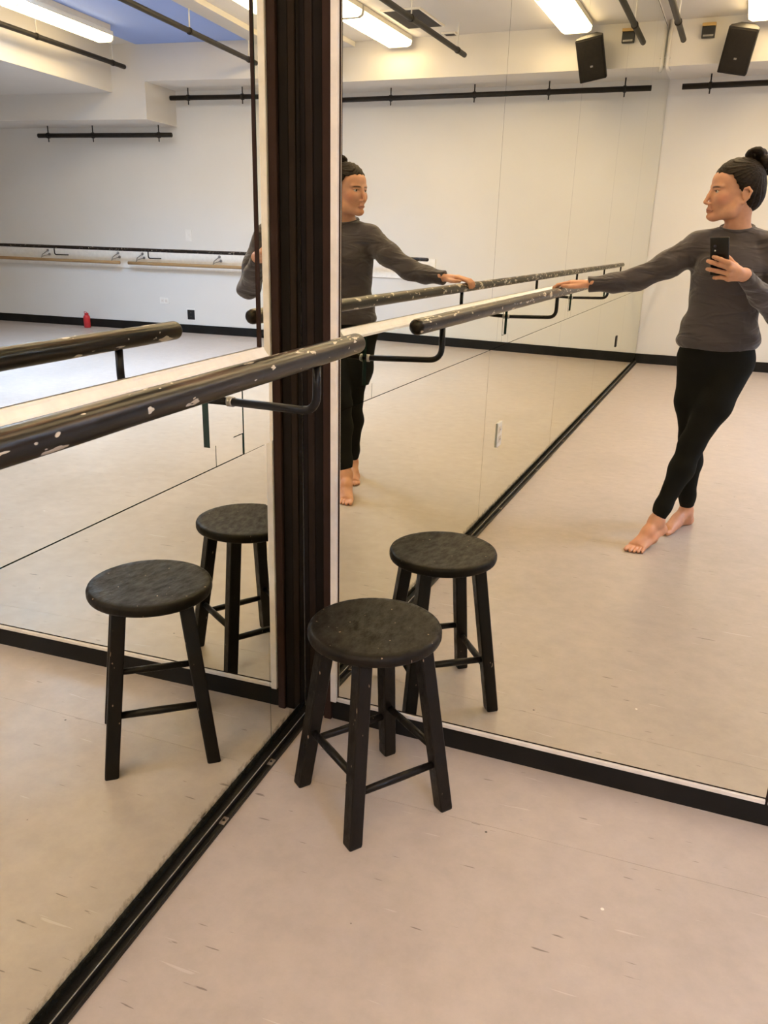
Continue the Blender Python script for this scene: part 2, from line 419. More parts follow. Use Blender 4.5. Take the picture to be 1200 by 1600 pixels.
# ---------------------------------------------------------------- left mirror wall
LM = thing('mirror_wall', 'unframed mirror panels covering the wall behind the long chipped barre', 'mirror')
TU, TL = math.tan(math.radians(0.1892)), math.tan(math.radians(0.3744))
def xl(z): return TL*z
def xu(z): return TU*(z-1.03)
def mirror_box(name, y0, y1, z0, z1, fx, mat, parent, proud=0.0, thick=0.006):
    bm = bmesh.new()
    v, fs = bx(bm, 0, 1, y0, y1, z0, z1, 1)
    for q in v:
        f = fx(q.co.z)+proud
        q.co.x = f if q.co.x > 0.5 else f-thick
    fs[3].material_index = 0
    return obj(name, bm, [mat, 'glass_edge'], parent)
SEAM = [-0.004, -0.207, -1.68, -3.24, -4.80, -6.33, B+0.006]
for i, (a, b_) in enumerate(zip(SEAM, SEAM[1:])):
    g1 = 0.0015
    g0 = 0.009 if i == 1 else 0.0015
    if i == 0:
        mirror_box('mirror_panel', b_+0.0015, a, 0.028, 3.2, xu if False else (lambda z: xl(z) if z < 1 else xu(z)+0.002), 'mirror_left_low', LM)
        continue
    mirror_box('mirror_panel', b_+g1, a-g0, 1.05, 3.2, xu, 'mirror_left', LM)
    mirror_box('mirror_panel', b_+0.0012, a-0.0012, 0.028, 0.8302, xl, 'mirror_left_low', LM)
# backing seen through the gaps
obj('backing_board', box(-0.02, -0.008, B+0.001, 0.0, 0.02, 3.24), 'brown_paint', LM)
# wide dark seam strip near the corner, upper row
obj('seam_strip', box(-0.008, 0.003, -0.2165, -0.2015, 1.05, 3.2), 'mid_brown', LM)
# middle row: long lengths with small cut pieces round every bracket
BRK = [-0.40, -1.955, -3.51, -4.92, -6.34, -7.50]
prev = -0.17
for k, yb in enumerate(BRK):
    c = yb+0.0376          # flange spot on the wall
    mirror_box('mirror_piece', c+0.058, prev-0.002, 0.8325, 1.0205, xl, 'mirror_left_low', LM, 0.0025 if k == 0 else 0.0)
    mirror_box('mirror_piece', c-0.0525, c+0.0555, 0.8325, 0.8765, xl, 'mirror_left_low', LM)
    mirror_box('mirror_piece', c+0.0075, c+0.0555, 0.879, 1.0205, xl, 'mirror_left_low', LM, 0.001)
    mirror_box('mirror_piece', c-0.086, c+0.0055, 0.879, 1.0205, xl, 'mirror_left_low', LM, 0.007, 0.007)
    nxt = BRK[k+1]+0.0376+0.14 if k+1 < len(BRK) else B+0.02
    mirror_box('mirror_piece', nxt, c-0.055, 0.8325, 1.0205, xl, 'mirror_left_low', LM)
    prev = nxt
bm = bmesh.new(); prof_ = ((-0.006, 1.0205), (0.020, 1.0205), (0.0205, 1.027), (0.016, 1.0345), (0.0145, 1.0355), (0.008, 1.0445), (0.0065, 1.0485), (-0.006, 1.0485))
e0 = [bm.verts.new((x, B+0.006, z)) for x, z in prof_]; e1 = [bm.verts.new((x, -0.2025, z)) for x, z in prof_]
for i in range(8): bm.faces.new((e0[i], e0[(i+1) % 8], e1[(i+1) % 8], e1[i]))
bm.faces.new(e0); bm.faces.new(e1[::-1])
obj('white_batten', bm, 'white_trim', LM)
rail = obj('base_rail', box(-0.008, 0.017, B+0.016, -0.004, 0.0, 0.0275, bevel=0.002), 'black_rail', LM)
obj('rail_lip', box(0.017, 0.029, B+0.016, -0.004, 0.0, 0.012, bevel=0.002), 'black_rail', LM)
obj('rail_edge', box(0.0165, 0.0177, B+0.016, -0.004, 0.0250, 0.0272), 'worn_edge', LM)
for y in (-0.255, -0.487, -1.25, -2.0, -2.8, -3.6, -4.4, -5.2, -6.0, -6.8):
    pl = obj('screw_plate', box(0.0172, 0.031, y-0.012, y+0.012, 0.0115, 0.0148, bevel=0.001), 'screw_plate', LM)
    bm = bmesh.new(); lathe(bm, ((0.0001, 0.0025), (0.003, 0.0022), (0.0036, 0)), 12, (0.024, y, 0.0148)); obj('screw', bm, 'black_rail', pl, True)

# wall sockets cut into the mirror
def socket(name, label, face, loc, w_, h_, axis, dark=False, group=None):
    t = thing(name, label, 'outlet', loc, 0 if axis == 'x' else math.pi/2, group)
    # local +x points out of the wall
    obj('cover_plate', box(0, 0.006, -w_/2, w_/2, -h_/2, h_/2, bevel=0.0015), 'plate_black' if dark else 'plate_white', t)
    for s in (-1, 1):
        bm = bmesh.new()
        if h_ > w_: bx(bm, 0.006, 0.008, -w_*0.24, w_*0.24, s*h_*0.2-h_*0.13, s*h_*0.2+h_*0.13)
        else: bx(bm, 0.006, 0.008, s*w_*0.2-w_*0.13, s*w_*0.2+w_*0.13, -h_*0.24, h_*0.24)
        r = obj('receptacle', bm, 'plate_black' if dark else 'frame_white', t)
        bm = bmesh.new()
        cy, cz = (0, s*h_*0.2) if h_ > w_ else (s*w_*0.2, 0)
        for q in (-1, 1): bx(bm, 0.008, 0.0086, cy+q*0.006-0.0012, cy+q*0.006+0.0012, cz-0.004, cz+0.004)
        obj('slot', bm, 'plate_black' if not dark else 'grey_metal', r)
    return t
socket('wall_outlet', 'white duplex outlet set into the mirror panel below the barre', 'x', (xl(.41)+0.001, -1.935, 0.405), 0.075, 0.118, 'x')
socket('wall_outlet', 'dark outlet set into the mirror panel by the far corner', 'x', (xl(.43)+0.001, -5.97, 0.435), 0.07, 0.1, 'x', True)

# ---------------------------------------------------------------- right mirror
RM = thing('framed_mirror', 'tall white-edged mirror on a black plinth behind the stool', 'mirror', (0, 0, 0), -E1)
for a, b_ in ((0.101, 1.1855), (1.1915, 2.62)):
    bm = bmesh.new(); v, fs = bx(bm, a, b_, 0.0, 0.006, 0.078, 3.2, 1); fs[2].material_index = 0
    obj('mirror_panel', bm, ['mirror_right', 'glass_edge'], RM)
    obj('bottom_bead', box(a, b_, -0.006, 0.006, 0.0625, 0.0735, bevel=0.0015), 'frame_white', RM)
    obj('bead_shadow_strip', box(a, b_, 0.001, 0.006, 0.0735, 0.078), 'brown_paint', RM)  # dark strip painted for the shadow line above the bead
obj('seam_strip', box(1.1855, 1.1915, -0.001, 0.005, 0.0625, 3.2), 'brown_paint', RM)
obj('side_stile', box(0.083, 0.1005, -0.012, 0.01, 0.0625, 3.2, bevel=0.002), 'frame_white', RM)
obj('stile_gap', box(0.1005, 0.1032, -0.002, 0.004, 0.0735, 3.2), 'mid_brown', RM)
obj('plinth', box(0.083, 2.62, 0.004, 0.028, 0.0, 0.0625), 'black_base', RM)
obj('backing_board', box(0.083, 2.62, 0.0061, 0.028, 0.0625, 3.2), 'dark_brown', RM)
# corner boards between the two mirrors
CB = thing('corner_boards', 'dark brown painted boards filling the corner between the two mirrors', 'post')
for a, b_, y0, m in ((0.060, 0.0825, -0.008, 'mid_brown'), (0.034, 0.0598, 0.001, 'dark_brown'), (0.016, 0.0338, -0.002, 'brown_paint'), (0.001, 0.0158, 0.0, 'dark_brown')):
    obj('board', box(a, b_, y0, 0.028, 0.0, 3.24, bevel=0.003), m, CB)

# ---------------------------------------------------------------- near barre
XB, ZB = 0.223, 1.07
BR = thing('ballet_barre', 'thick black barre with chipped paint in front of the mirror panels', 'barre')
bpts = [(XB, -7.62+(-0.221+0.02+7.62)*i/60, ZB-0.0005*(i % 2)) for i in range(61)]
tubeobj('rail', bpts, 0.0207, 'barre_paint', BR, 24, True)
for yb in BRK:
    yw = yb+0.0376
    pts = bend((0.002, yw, 0.957), (XB, yb, 0.962), (XB, yb, ZB-0.015), 0.035)
    br = tubeobj('bracket', pts, 0.0083, 'bracket_black', BR, 14)
    bm = bmesh.new(); tube(bm, [(0.0135, yw, 0.957), (0.0205, yw-0.001, 0.957)], 0.0105, 18); obj('flange', bm, 'grey_metal', br, True)

# ---------------------------------------------------------------- stool
ST = thing('wooden_stool', 'round-topped black wooden stool standing in the mirrored corner', 'stool', (0.3006, -0.2639, 0), math.radians(96.86))
prof = [(0.0001, 0.4555), (0.05, 0.4558), (0.10, 0.457), (0.130, 0.4588), (0.142, 0.4588), (0.1485, 0.456), (0.1512, 0.450), (0.1512, 0.440),
        (0.149, 0.4345), (0.142, 0.431), (0.10, 0.4305), (0.0001, 0.4305)]
bm = lathe(bmesh.new(), prof, 72)
seat = obj('seat', bm, 'stool_seat', ST, True)
def sq_leg(ang, name):
    d = Vector((math.cos(ang), math.sin(ang), 0)); t = Vector((-d.y, d.x, 0))
    bm = bmesh.new(); rings = []
    for z, r, hw in ((0.0, 0.176, 0.0160), (0.004, 0.1755, 0.0168), (0.2, 0.145, 0.0172), (0.433, 0.109, 0.0172)):
        c = d*r+Vector((0, 0, z)); ring = []
        a1 = (d+t).normalized(); a2 = (d-t).normalized(); ch = 0.0028
        for (u, v2) in ((hw-ch, hw), (hw, hw-ch), (hw, -hw+ch), (hw-ch, -hw), (-hw+ch, -hw), (-hw, -hw+ch), (-hw, hw-ch), (-hw+ch, hw)):
            ring.append(bm.verts.new(c+a1*u+a2*v2))
        rings.append(ring)
    for r0, r1 in zip(rings, rings[1:]):
        for k in range(8): bm.faces.new((r0[k], r0[(k+1) % 8], r1[(k+1) % 8], r1[k]))
    bm.faces.new(rings[0]); bm.faces.new(rings[-1])
    return obj(name, bm, 'stool_leg', ST)
for k in range(4): sq_leg(k*math.pi/2, 'leg')
def legp(k, z):
    r = 0.176-(0.176-0.109)*z/0.433; a = k*math.pi/2
    return Vector((r*math.cos(a), r*math.sin(a), z))
# legs: 0 far, 1 left, 2 near, 3 right; stretchers at two heights
for a, b_, z in ((2, 3, 0.122), (0, 1, 0.126), (1, 2, 0.158), (3, 0, 0.156)):
    tubeobj('stretcher', [legp(a, z), legp(a, z).lerp(legp(b_, z), 0.5), legp(b_, z)], [0.0085, 0.0098, 0.0085], 'stool_leg', ST, 12)

# ---------------------------------------------------------------- back wall fittings
LB = thing('wall_panel', 'long white board fixed to the wall behind both far barres', 'panel')
obj('board', box(2.46, 8.9, B, B+0.018, 0.80, 1.045, bevel=0.003), 'white_trim', LB)
BB = thing('ballet_barre', 'thin-looking black barre on the wall above a pale wooden one', 'barre')
YB = B+0.22
tubeobj('rail', [(2.49+6.1*i/40, YB, 1.04) for i in range(41)], 0.022, 'barre_paint_far', BB, 16, True)
for x in (2.62, 3.83, 5.23, 6.65, 8.05):
    br = tubeobj('bracket', bend((x-0.06, B+0.018, 0.935), (x, YB, 0.94), (x, YB, 1.025), 0.03), 0.008, 'bracket_black', BB, 10)
for x0, x1, lab, bs in ((3.45, 5.60, 'pale wooden barre below the black one, with both ends clear of the bottle', (3.62, 4.35, 5.47)),
                        (5.73, 8.75, 'pale wooden barre below the black one, above the red bottle', (5.84, 6.94, 8.3))):
    t = thing('wooden_barre', lab, 'barre')
    tubeobj('rail', [(x0+(x1-x0)*i/10, B+0.115, 0.868) for i in range(11)], 0.021, 'pale_wood', t, 16)
    for x in bs:
        br = tubeobj('bracket', [(x+0.02, B+0.115, 0.868), (x+0.012, B+0.09, 0.93), (x-0.03, B+0.02, 0.985)], 0.006, 'grey_metal', t, 8)
        tubeobj('strut', [(x+0.015, B+0.10, 0.905), (x-0.05, B+0.02, 0.935)], 0.005, 'grey_metal', br, 8)
        for (px, pz) in ((x-0.03, 0.985), (x-0.05, 0.935)):
            bm = bmesh.new(); tube(bm, [(px, B+0.018, pz), (px, B+0.026, pz)], 0.018, 14); obj('flange', bm, 'grey_metal', br)
socket('wall_outlet', 'white horizontal outlet on the wall under the wooden barre', 'y', (5.166, B+0.0005, 0.40), 0.135, 0.085, 'y')
t = socket('wall_outlet', 'black square outlet on a white backplate low above the baseboard', 'y', (4.775, B+0.004, 0.237), 0.105, 0.125, 'y', True)
obj('back_plate', box(-0.0035, 0.0, -0.066, 0.066, -0.078, 0.082), 'plate_white', t)
sw = thing('light_switch', 'blank white wall plate high above the black wall barre', 'switch', (4.755, B+0.0005, 1.233), math.pi/2)
obj('cover_plate', box(0, 0.006, -0.045, 0.045, -0.07, 0.07, bevel=0.0015), 'plate_white', sw)
obj('toggle', box(0.006, 0.010, -0.012, 0.012, -0.025, 0.025, bevel=0.001), 'plate_white', sw)
# red bottle
RB = thing('water_bottle', 'small red bottle standing on the floor by the black baseboard', 'bottle', (6.285, -7.71, 0))
bm = lathe(bmesh.new(), ((0.0001, 0), (0.040, 0), (0.044, 0.004), (0.044, 0.135), (0.040, 0.152), (0.026, 0.166), (0.024, 0.170), (0.0001, 0.170)), 24)
obj('body', bm, 'red_plastic', RB, True)
bm = lathe(bmesh.new(), ((0.0001, 0.170), (0.027, 0.170), (0.027, 0.190), (0.020, 0.196), (0.0001, 0.196)), 20)
cap_ = obj('cap', bm, 'red_plastic', RB, True)
tubeobj('loop', [(0.02, 0, 0.188), (0.034, 0, 0.196), (0.03, 0, 0.212), (0.008, 0, 0.213), (-0.006, 0, 0.196)], 0.004, 'red_plastic', cap_, 8)

# ---------------------------------------------------------------- pipes under the ceiling
def clamp_mesh():
    bm = bmesh.new(); tube(bm, [(0, -0.012, 0), (0, 0.012, 0)], 0.031, 14)
    bx(bm, -0.006, 0.006, -0.006, 0.006, -0.075, -0.028); return bm
def ceiling_pipe(label, x, y0, y1, z, rods, grp):
    t = thing('ceiling_pipe', label, 'pipe', (x, 0, z), 0, grp)
    tubeobj('pipe', [(0, y0, 0), (0, (y0+y1)/2, 0), (0, y1, 0)], 0.025, 'pipe_black', t, 14)
    for y in rods:
        r = tubeobj('hanger_rod', [(0, y, 0.02), (0, y, ZC-z+0.002)], 0.0065, 'rod_white', t, 8)
        c = obj('clamp', tube(bmesh.new(), [(0, y-0.012, 0), (0, y+0.012, 0)], 0.031, 14), 'pipe_black', r)
G = 'black pipes hung below the ceiling'
def rods(y0, step=1.25): return [y for y in [y0+step*i for i in range(6)] if y < -0.6]
ceiling_pipe('black ceiling pipe closest to the mirror panels, beside the speaker', 0.182, -6.86, -0.5, 3.04, rods(-6.2), G)
ceiling_pipe('black ceiling pipe passing under the dark ceiling grille', 1.93, -6.95, -0.5, 3.04, rods(-6.72), G)
ceiling_pipe('black ceiling pipe crossing below the blue ceiling panel', 3.44, -7.17, -0.5, 3.04, rods(-7.0), G)
ceiling_pipe('black ceiling pipe alongside the cream side of the wide beam', 5.08, -7.17, -0.5, 3.04, rods(-6.95), G)
def wall_pipe(label, x0, x1, y, z, zt, cl):
    t = thing('wall_pipe', label, 'pipe', (0, y, z))
    tubeobj('pipe', [(x0, 0, 0), ((x0+x1)/2, 0, 0), (x1, 0, 0)], 0.027, 'pipe_black', t, 14)
    for x in cl:
        r = tubeobj('hanger_rod', [(x, 0, -0.075), (x, 0, 0.03), (x, 0, zt-z+0.002)], 0.007, 'pipe_black', t, 8)
        obj('clamp', tube(bmesh.new(), [(x-0.014, 0, 0), (x+0.014, 0, 0)], 0.034, 14), 'pipe_black', r)
wall_pipe('long black pipe under the higher soffit along the white wall', 0.155, 4.80, B+0.2, 2.79, 2.895, (0.418, 1.204, 2.03, 3.03, 3.85, 4.56))
wall_pipe('short black pipe under the lower soffit above the wooden barre', 4.81, 6.73, B+0.2, 2.387, 2.50, (4.986, 5.92, 6.58))
# white conduit in the far corner
CO = thing('corner_conduit', 'white painted conduits running down the corner above the black pipe', 'pipe')
tubeobj('conduit', bend((0.03, YF+0.016, ZC), (0.03, YF+0.016, 2.88), (0.05, YF-0.12, 2.876), 0.04), 0.015, 'ceiling_paint', CO, 12)
obj('bracket', box(0.005, 0.055, YF, YF+0.022, 2.96, 2.972), 'ceiling_paint', CO)

# ---------------------------------------------------------------- ceiling lights
def make_light():
    t = thing('ceiling_light', 'tmp', 'lamp')
    L2 = 0.61
    obj('housing', box(-0.15, 0.15, -L2, L2, 0.055, 0.10, bevel=0.004), 'fixture_white', t)
    bm = bmesh.new()
    prof = [(-0.148, 0.056), (-0.140, 0.02), (-0.105, 0.002), (0.105, 0.002), (0.140, 0.02), (0.148, 0.056)]
    a = [bm.verts.new((x, -L2+0.012, z)) for x, z in prof]; b_ = [bm.verts.new((x, L2-0.012, z)) for x, z in prof]
    for i in range(5): bm.faces.new((a[i], a[i+1], b_[i+1], b_[i]))
    bm.faces.new(a); bm.faces.new(b_[::-1]); bm.faces.new((a[0], b_[0], b_[5], a[5]))
    obj('diffuser', bm, 'diffuser_glow', t)
    for s in (-1, 1):
        bm = bmesh.new()
        pr = [(-0.15, 0.056), (-0.142, 0.018), (-0.106, -0.001), (0.106, -0.001), (0.142, 0.018), (0.15, 0.056)]
        y0, y1 = s*L2, s*(L2-0.012)
        a = [bm.verts.new((x, y0, z)) for x, z in pr]; b_ = [bm.verts.new((x, y1, z)) for x, z in pr]
        for i in range(6): bm.faces.new((a[i], a[(i+1) % 6], b_[(i+1) % 6], b_[i]))
        bm.faces.new(a); bm.faces.new(b_[::-1])
        obj('end_cap', bm, 'fixture_white', t)
    return t
def copy_tree(o, parent=None):
    c = o.copy(); COL.objects.link(c); c.parent = parent
    for ch in list(o.children): copy_tree(ch, c)
    return c
L0 = make_light(); first = True
rows = ((0.84, -7.02, 5, 0.0, 'strip light in the row beside the mirror panel wall'), (2.72, -7.12, 5, 0.0, 'strip light in the row beside the dark ceiling grille'),
        (4.76, -6.36, 1, 0.07, 'strip light beside the blue panel and the wide beam'))
for x, y0, n, dz, what in rows:
    for k in range(n):
        lab = 'glowing '+what+('' if n == 1 else (', closest to the soffit', ', second from the soffit', ', third from the soffit', ', fourth from the soffit', ', closest to the mirrors')[k])
        o = L0 if first else copy_tree(L0); first = False
        o.location = (x, y0+0.61+1.25*k, ZC-0.10-dz)
        o['label'] = lab; o['group'] = 'fluorescent ceiling lights'
        if dz:
            o.scale.x = 0.68; o.scale.y = 1.15; o.location.y += 0.09
            obj('mounting_box', box(-0.12, 0.12, -0.6, 0.6, 0.10, 0.10+dz), 'fixture_white', o)
# ceiling grilles
def vent(label, x0, x1, y0, y1, n, parent_name='ceiling_vent'):
    t = thing(parent_name, label, 'vent', ((x0+x1)/2, (y0+y1)/2, ZC))
    hx, hy = (x1-x0)/2, (y1-y0)/2
    obj('backing', box(-hx+0.01, hx-0.01, -hy+0.01, hy-0.01, -0.004, 0.0), 'black_base', t)
    bm = bmesh.new()
    for a in ((-hx, hx, -hy, -hy+0.02), (-hx, hx, hy-0.02, hy), (-hx, -hx+0.02, -hy+0.02, hy-0.02), (hx-0.02, hx, -hy+0.02, hy-0.02)): bx(bm, a[0], a[1], a[2], a[3], -0.014, 0.0)
    obj('frame', bm, 'fixture_white', t)
    me = None
    for i in range(n):
        y = -hy+0.02+(2*hy-0.04)*(i+0.5)/n
        if me is None:
            s = obj('slat', box(-hx+0.02, hx-0.02, -0.008, 0.008, -0.012, -0.008), 'vent_grey', t); me = s
        else: s = inst(me, t)
        s.location = (0, y, 0); s.rotation_euler = (0.5, 0, 0)
vent('large dark grille in the ceiling beside the strip lights', 2.10, 2.50, -6.80, -6.10, 22)
vent('small dark grille in the ceiling close to the soffit', 2.08, 2.23, -7.19, -7.06, 5)
# loudspeaker
SP = thing('loudspeaker', 'black wedge-shaped loudspeaker mounted on the soffit below the strip light', 'speaker', (0.66, -6.99, 2.965), 0)
bm = bmesh.new()
pts = [(-0.125, 0.11), (0.125, 0.11), (0.125, 0.02), (0.06, -0.13), (-0.06, -0.13), (-0.125, 0.02)]
a = [bm.verts.new((x, y, -0.185)) for x, y in pts]; b_ = [bm.verts.new((x, y, 0.185)) for x, y in pts]
for i in range(6): bm.faces.new((a[i], a[(i+1) % 6], b_[(i+1) % 6], b_[i]))
bm.faces.new(a[::-1]); bm.faces.new(b_)
bmesh.ops.bevel(bm, geom=list(bm.edges), offset=0.005, segments=2, affect='EDGES')
rotm = Matrix.Rotation(math.radians(-22), 4, 'X') @ Matrix.Rotation(math.radians(9), 4, 'Y') @ Matrix.Rotation(math.radians(6), 4, 'Z')
def spk(name, bm, m, parent=SP):
    bmesh.ops.transform(bm, matrix=rotm, verts=bm.verts); return obj(name, bm, m, parent)
spk('cabinet', bm, 'speaker_case')
g = spk('grille', box(-0.115, 0.115, 0.108, 0.117, -0.173, 0.173, bevel=0.004), 'speaker_black')
spk('badge', box(-0.012, 0.012, 0.117, 0.1185, -0.065, -0.05), 'grey_metal', g)
bm = bmesh.new(); tube(bm, [(0, -0.10, 0.03), (0.0, -0.16, 0.06), (0.0, -0.205, 0.08)], 0.014, 10); obj('mounting_bracket', bm, 'speaker_case', SP)
# small box lamp on the soffit
SB = thing('wall_box', 'small black box with an amber top fixed to the soffit beside the speaker', 'box', (0.367, YF, 3.165))
obj('case', box(-0.058, 0.058, 0.0, 0.05, -0.058, 0.035, bevel=0.004), 'plate_black', SB)
obj('top_strip', box(-0.06, 0.06, 0.0, 0.06, 0.035, 0.062, bevel=0.003), 'amber', SB)
obj('lower_strip', box(-0.045, 0.045, 0.05, 0.054, -0.05, -0.035), 'grey_metal', SB)

# ---------------------------------------------------------------- person: implicit surfaces -> one mesh
class Field:
    def __init__(s, xs, ys_, zs):
        s.x, s.y, s.z = (np.asarray(a, np.float32) for a in (xs, ys_, zs))
        s.f = np.full((len(s.x), len(s.y), len(s.z)), 0.08, np.float32)
    def box(s, lo, hi):
        sl = []
        for a, l, h in ((s.x, lo[0], hi[0]), (s.y, lo[1], hi[1]), (s.z, lo[2], hi[2])):
            sl.append(slice(max(0, np.searchsorted(a, l)-1), min(len(a), np.searchsorted(a, h)+1)))
        sl = tuple(sl)
        return sl, s.x[sl[0]][:, None, None], s.y[sl[1]][None, :, None], s.z[sl[2]][None, None, :]
    def put(s, sl, d, k, sub=False):
        a = s.f[sl]
        if a.size == 0: return
        if sub: a2, d2 = -a, d
        else: a2, d2 = a, d
        h = np.maximum(k-np.abs(a2-d2), 0)/max(k, 1e-6)
        r = np.minimum(a2, d2)-h*h*k*0.25
        s.f[sl] = -r if sub else r
    def cone(s, a, b, r1, r2, k=0.01, flat=None):
        a, b = np.array(a, float), np.array(b, float); m = max(r1, r2)+k+0.02
        sl, X, Y, Z = s.box(np.minimum(a, b)-m, np.maximum(a, b)+m)
        ab = b-a; L = ab@ab+1e-12
        t = np.clip(((X-a[0])*ab[0]+(Y-a[1])*ab[1]+(Z-a[2])*ab[2])/L, 0, 1)
        dx, dy, dz = X-a[0]-t*ab[0], Y-a[1]-t*ab[1], Z-a[2]-t*ab[2]
        if flat is not None:      # flatten along a direction: (dir, factor>1)
            n, q = np.array(flat[0], float), flat[1]; n = n/np.linalg.norm(n)
            dn = dx*n[0]+dy*n[1]+dz*n[2]
            d = np.sqrt(np.maximum(dx*dx+dy*dy+dz*dz-dn*dn, 0)+(dn*q)**2)
            d = (d-(r1+(r2-r1)*t))
            d = np.where(d > 0, d/ (1.0), d)
        else:
            d = np.sqrt(dx*dx+dy*dy+dz*dz)-(r1+(r2-r1)*t)
        s.put(sl, d.astype(np.float32), k)
    def chain(s, pts, rs, k=0.01, flat=None):
        for i in range(len(pts)-1): s.cone(pts[i], pts[i+1], rs[i], rs[i+1], k, flat)
    def ell(s, c, r, k=0.01, R=None, sub=False):
        c = np.array(c, float); m = max(r)+k+0.02
        sl, X, Y, Z = s.box(c-m, c+m)
        P = (X-c[0], Y-c[1], Z-c[2])
        if R is not None: P = tuple(P[0]*R[0][i]+P[1]*R[1][i]+P[2]*R[2][i] for i in range(3))
        k0 = np.sqrt((P[0]/r[0])**2+(P[1]/r[1])**2+(P[2]/r[2])**2)
        k1 = np.sqrt((P[0]/r[0]**2)**2+(P[1]/r[1]**2)**2+(P[2]/r[2]**2)**2)
        d = k0*(k0-1)/np.maximum(k1, 1e-6)
        s.put(sl, d.astype(np.float32), k, sub)
    def cut(s, p, n, lo, hi):       # remove everything on the +n side of the plane inside a box
        sl, X, Y, Z = s.box(lo, hi); n = np.array(n, float); n /= np.linalg.norm(n)
        d = (X-p[0])*n[0]+(Y-p[1])*n[1]+(Z-p[2])*n[2]
        s.f[sl] = np.maximum(s.f[sl], d.astype(np.float32))
    def mesh(s, smooth=2):
        f = s.f; S = f < 0; nx, ny, nz = f.shape
        cnt = np.zeros((nx-1, ny-1, nz-1), np.int8)
        for i in (0, 1):
            for j in (0, 1):
                for k in (0, 1): cnt += S[i:nx-1+i, j:ny-1+j, k:nz-1+k]
        act = (cnt > 0) & (cnt < 8); I = np.argwhere(act)
        idx = np.full(act.shape, -1, np.int32); idx[act] = np.arange(len(I))
        i, j, k = I.T; acc = np.zeros((len(I), 3)); num = np.zeros(len(I))
        co = [(a, b, c) for a in (0, 1) for b in (0, 1) for c in (0, 1)]
        for p in co:
            for q in co:
                if sum(q) != sum(p)+1 or any(q[t] < p[t] for t in range(3)): continue
                fa = f[i+p[0], j+p[1], k+p[2]]; fb = f[i+q[0], j+q[1], k+q[2]]
                m = (fa < 0) != (fb < 0)
                t = np.where(m, fa/np.where(m, fa-fb, 1), 0)
                pa = np.stack([s.x[i+p[0]], s.y[j+p[1]], s.z[k+p[2]]], 1); pb = np.stack([s.x[i+q[0]], s.y[j+q[1]], s.z[k+q[2]]], 1)
                acc += np.where(m[:, None], pa+(pb-pa)*t[:, None], 0); num += m
        V = acc/num[:, None]; quads = []
        A = np.argwhere(S[:-1, 1:-1, 1:-1] != S[1:, 1:-1, 1:-1]); a, b, c = A[:, 0], A[:, 1]+1, A[:, 2]+1
        q = np.stack([idx[a, b-1, c-1], idx[a, b, c-1], idx[a, b, c], idx[a, b-1, c]], 1); fl = ~S[a, b, c]; q[fl] = q[fl][:, ::-1]; quads.append(q)
        A = np.argwhere(S[1:-1, :-1, 1:-1] != S[1:-1, 1:, 1:-1]); a, b, c = A[:, 0]+1, A[:, 1], A[:, 2]+1
        q = np.stack([idx[a-1, b, c-1], idx[a-1, b, c], idx[a, b, c], idx[a, b, c-1]], 1); fl = ~S[a, b, c]; q[fl] = q[fl][:, ::-1]; quads.append(q)
        A = np.argwhere(S[1:-1, 1:-1, :-1] != S[1:-1, 1:-1, 1:]); a, b, c = A[:, 0]+1, A[:, 1]+1, A[:, 2]
        q = np.stack([idx[a-1, b-1, c], idx[a, b-1, c], idx[a, b, c], idx[a-1, b, c]], 1); fl = ~S[a, b, c]; q[fl] = q[fl][:, ::-1]; quads.append(q)
        Q = np.concatenate(quads)
        for _ in range(smooth):
            sm = np.zeros_like(V); n = np.zeros(len(V))
            for u, v in ((0, 1), (1, 2), (2, 3), (3, 0)):
                np.add.at(sm, Q[:, u], V[Q[:, v]]); np.add.at(n, Q[:, u], 1)
                np.add.at(sm, Q[:, v], V[Q[:, u]]); np.add.at(n, Q[:, v], 1)
            V = V*0.5+0.5*sm/np.maximum(n, 1)[:, None]
        return V, Q
def grid(*segs):
    out = []
    for a, b, st in segs: out.append(np.arange(a, b-1e-6, st))
    out.append([segs[-1][1]]); return np.concatenate(out)
P0 = np.array([0.86, -2.06, 0.0])
def field_obj(name, V, Q, mats, parent, tone=None):
    me = bpy.data.meshes.new(name)
    Vl = V-P0
    me.vertices.add(len(V)); me.vertices.foreach_set('co', Vl.astype(np.float32).ravel())
    me.loops.add(Q.size); me.loops.foreach_set('vertex_index', Q.astype(np.int32).ravel())
    me.polygons.add(len(Q)); me.polygons.foreach_set('loop_start', np.arange(0, Q.size, 4, dtype=np.int32))
    me.polygons.foreach_set('use_smooth', np.ones(len(Q), bool))
    me.update(calc_edges=True)
    if tone is not None:
        at = me.color_attributes.new('tone', 'FLOAT_COLOR', 'POINT')
        at.data.foreach_set('color', np.concatenate([tone, np.ones((len(V), 1))], 1).astype(np.float32).ravel())
    me.materials.append(MATS[mats])
    o = bpy.data.objects.new(name, me); COL.objects.link(o)
    if parent: o.parent = parent
    else: o.location = P0
    return o

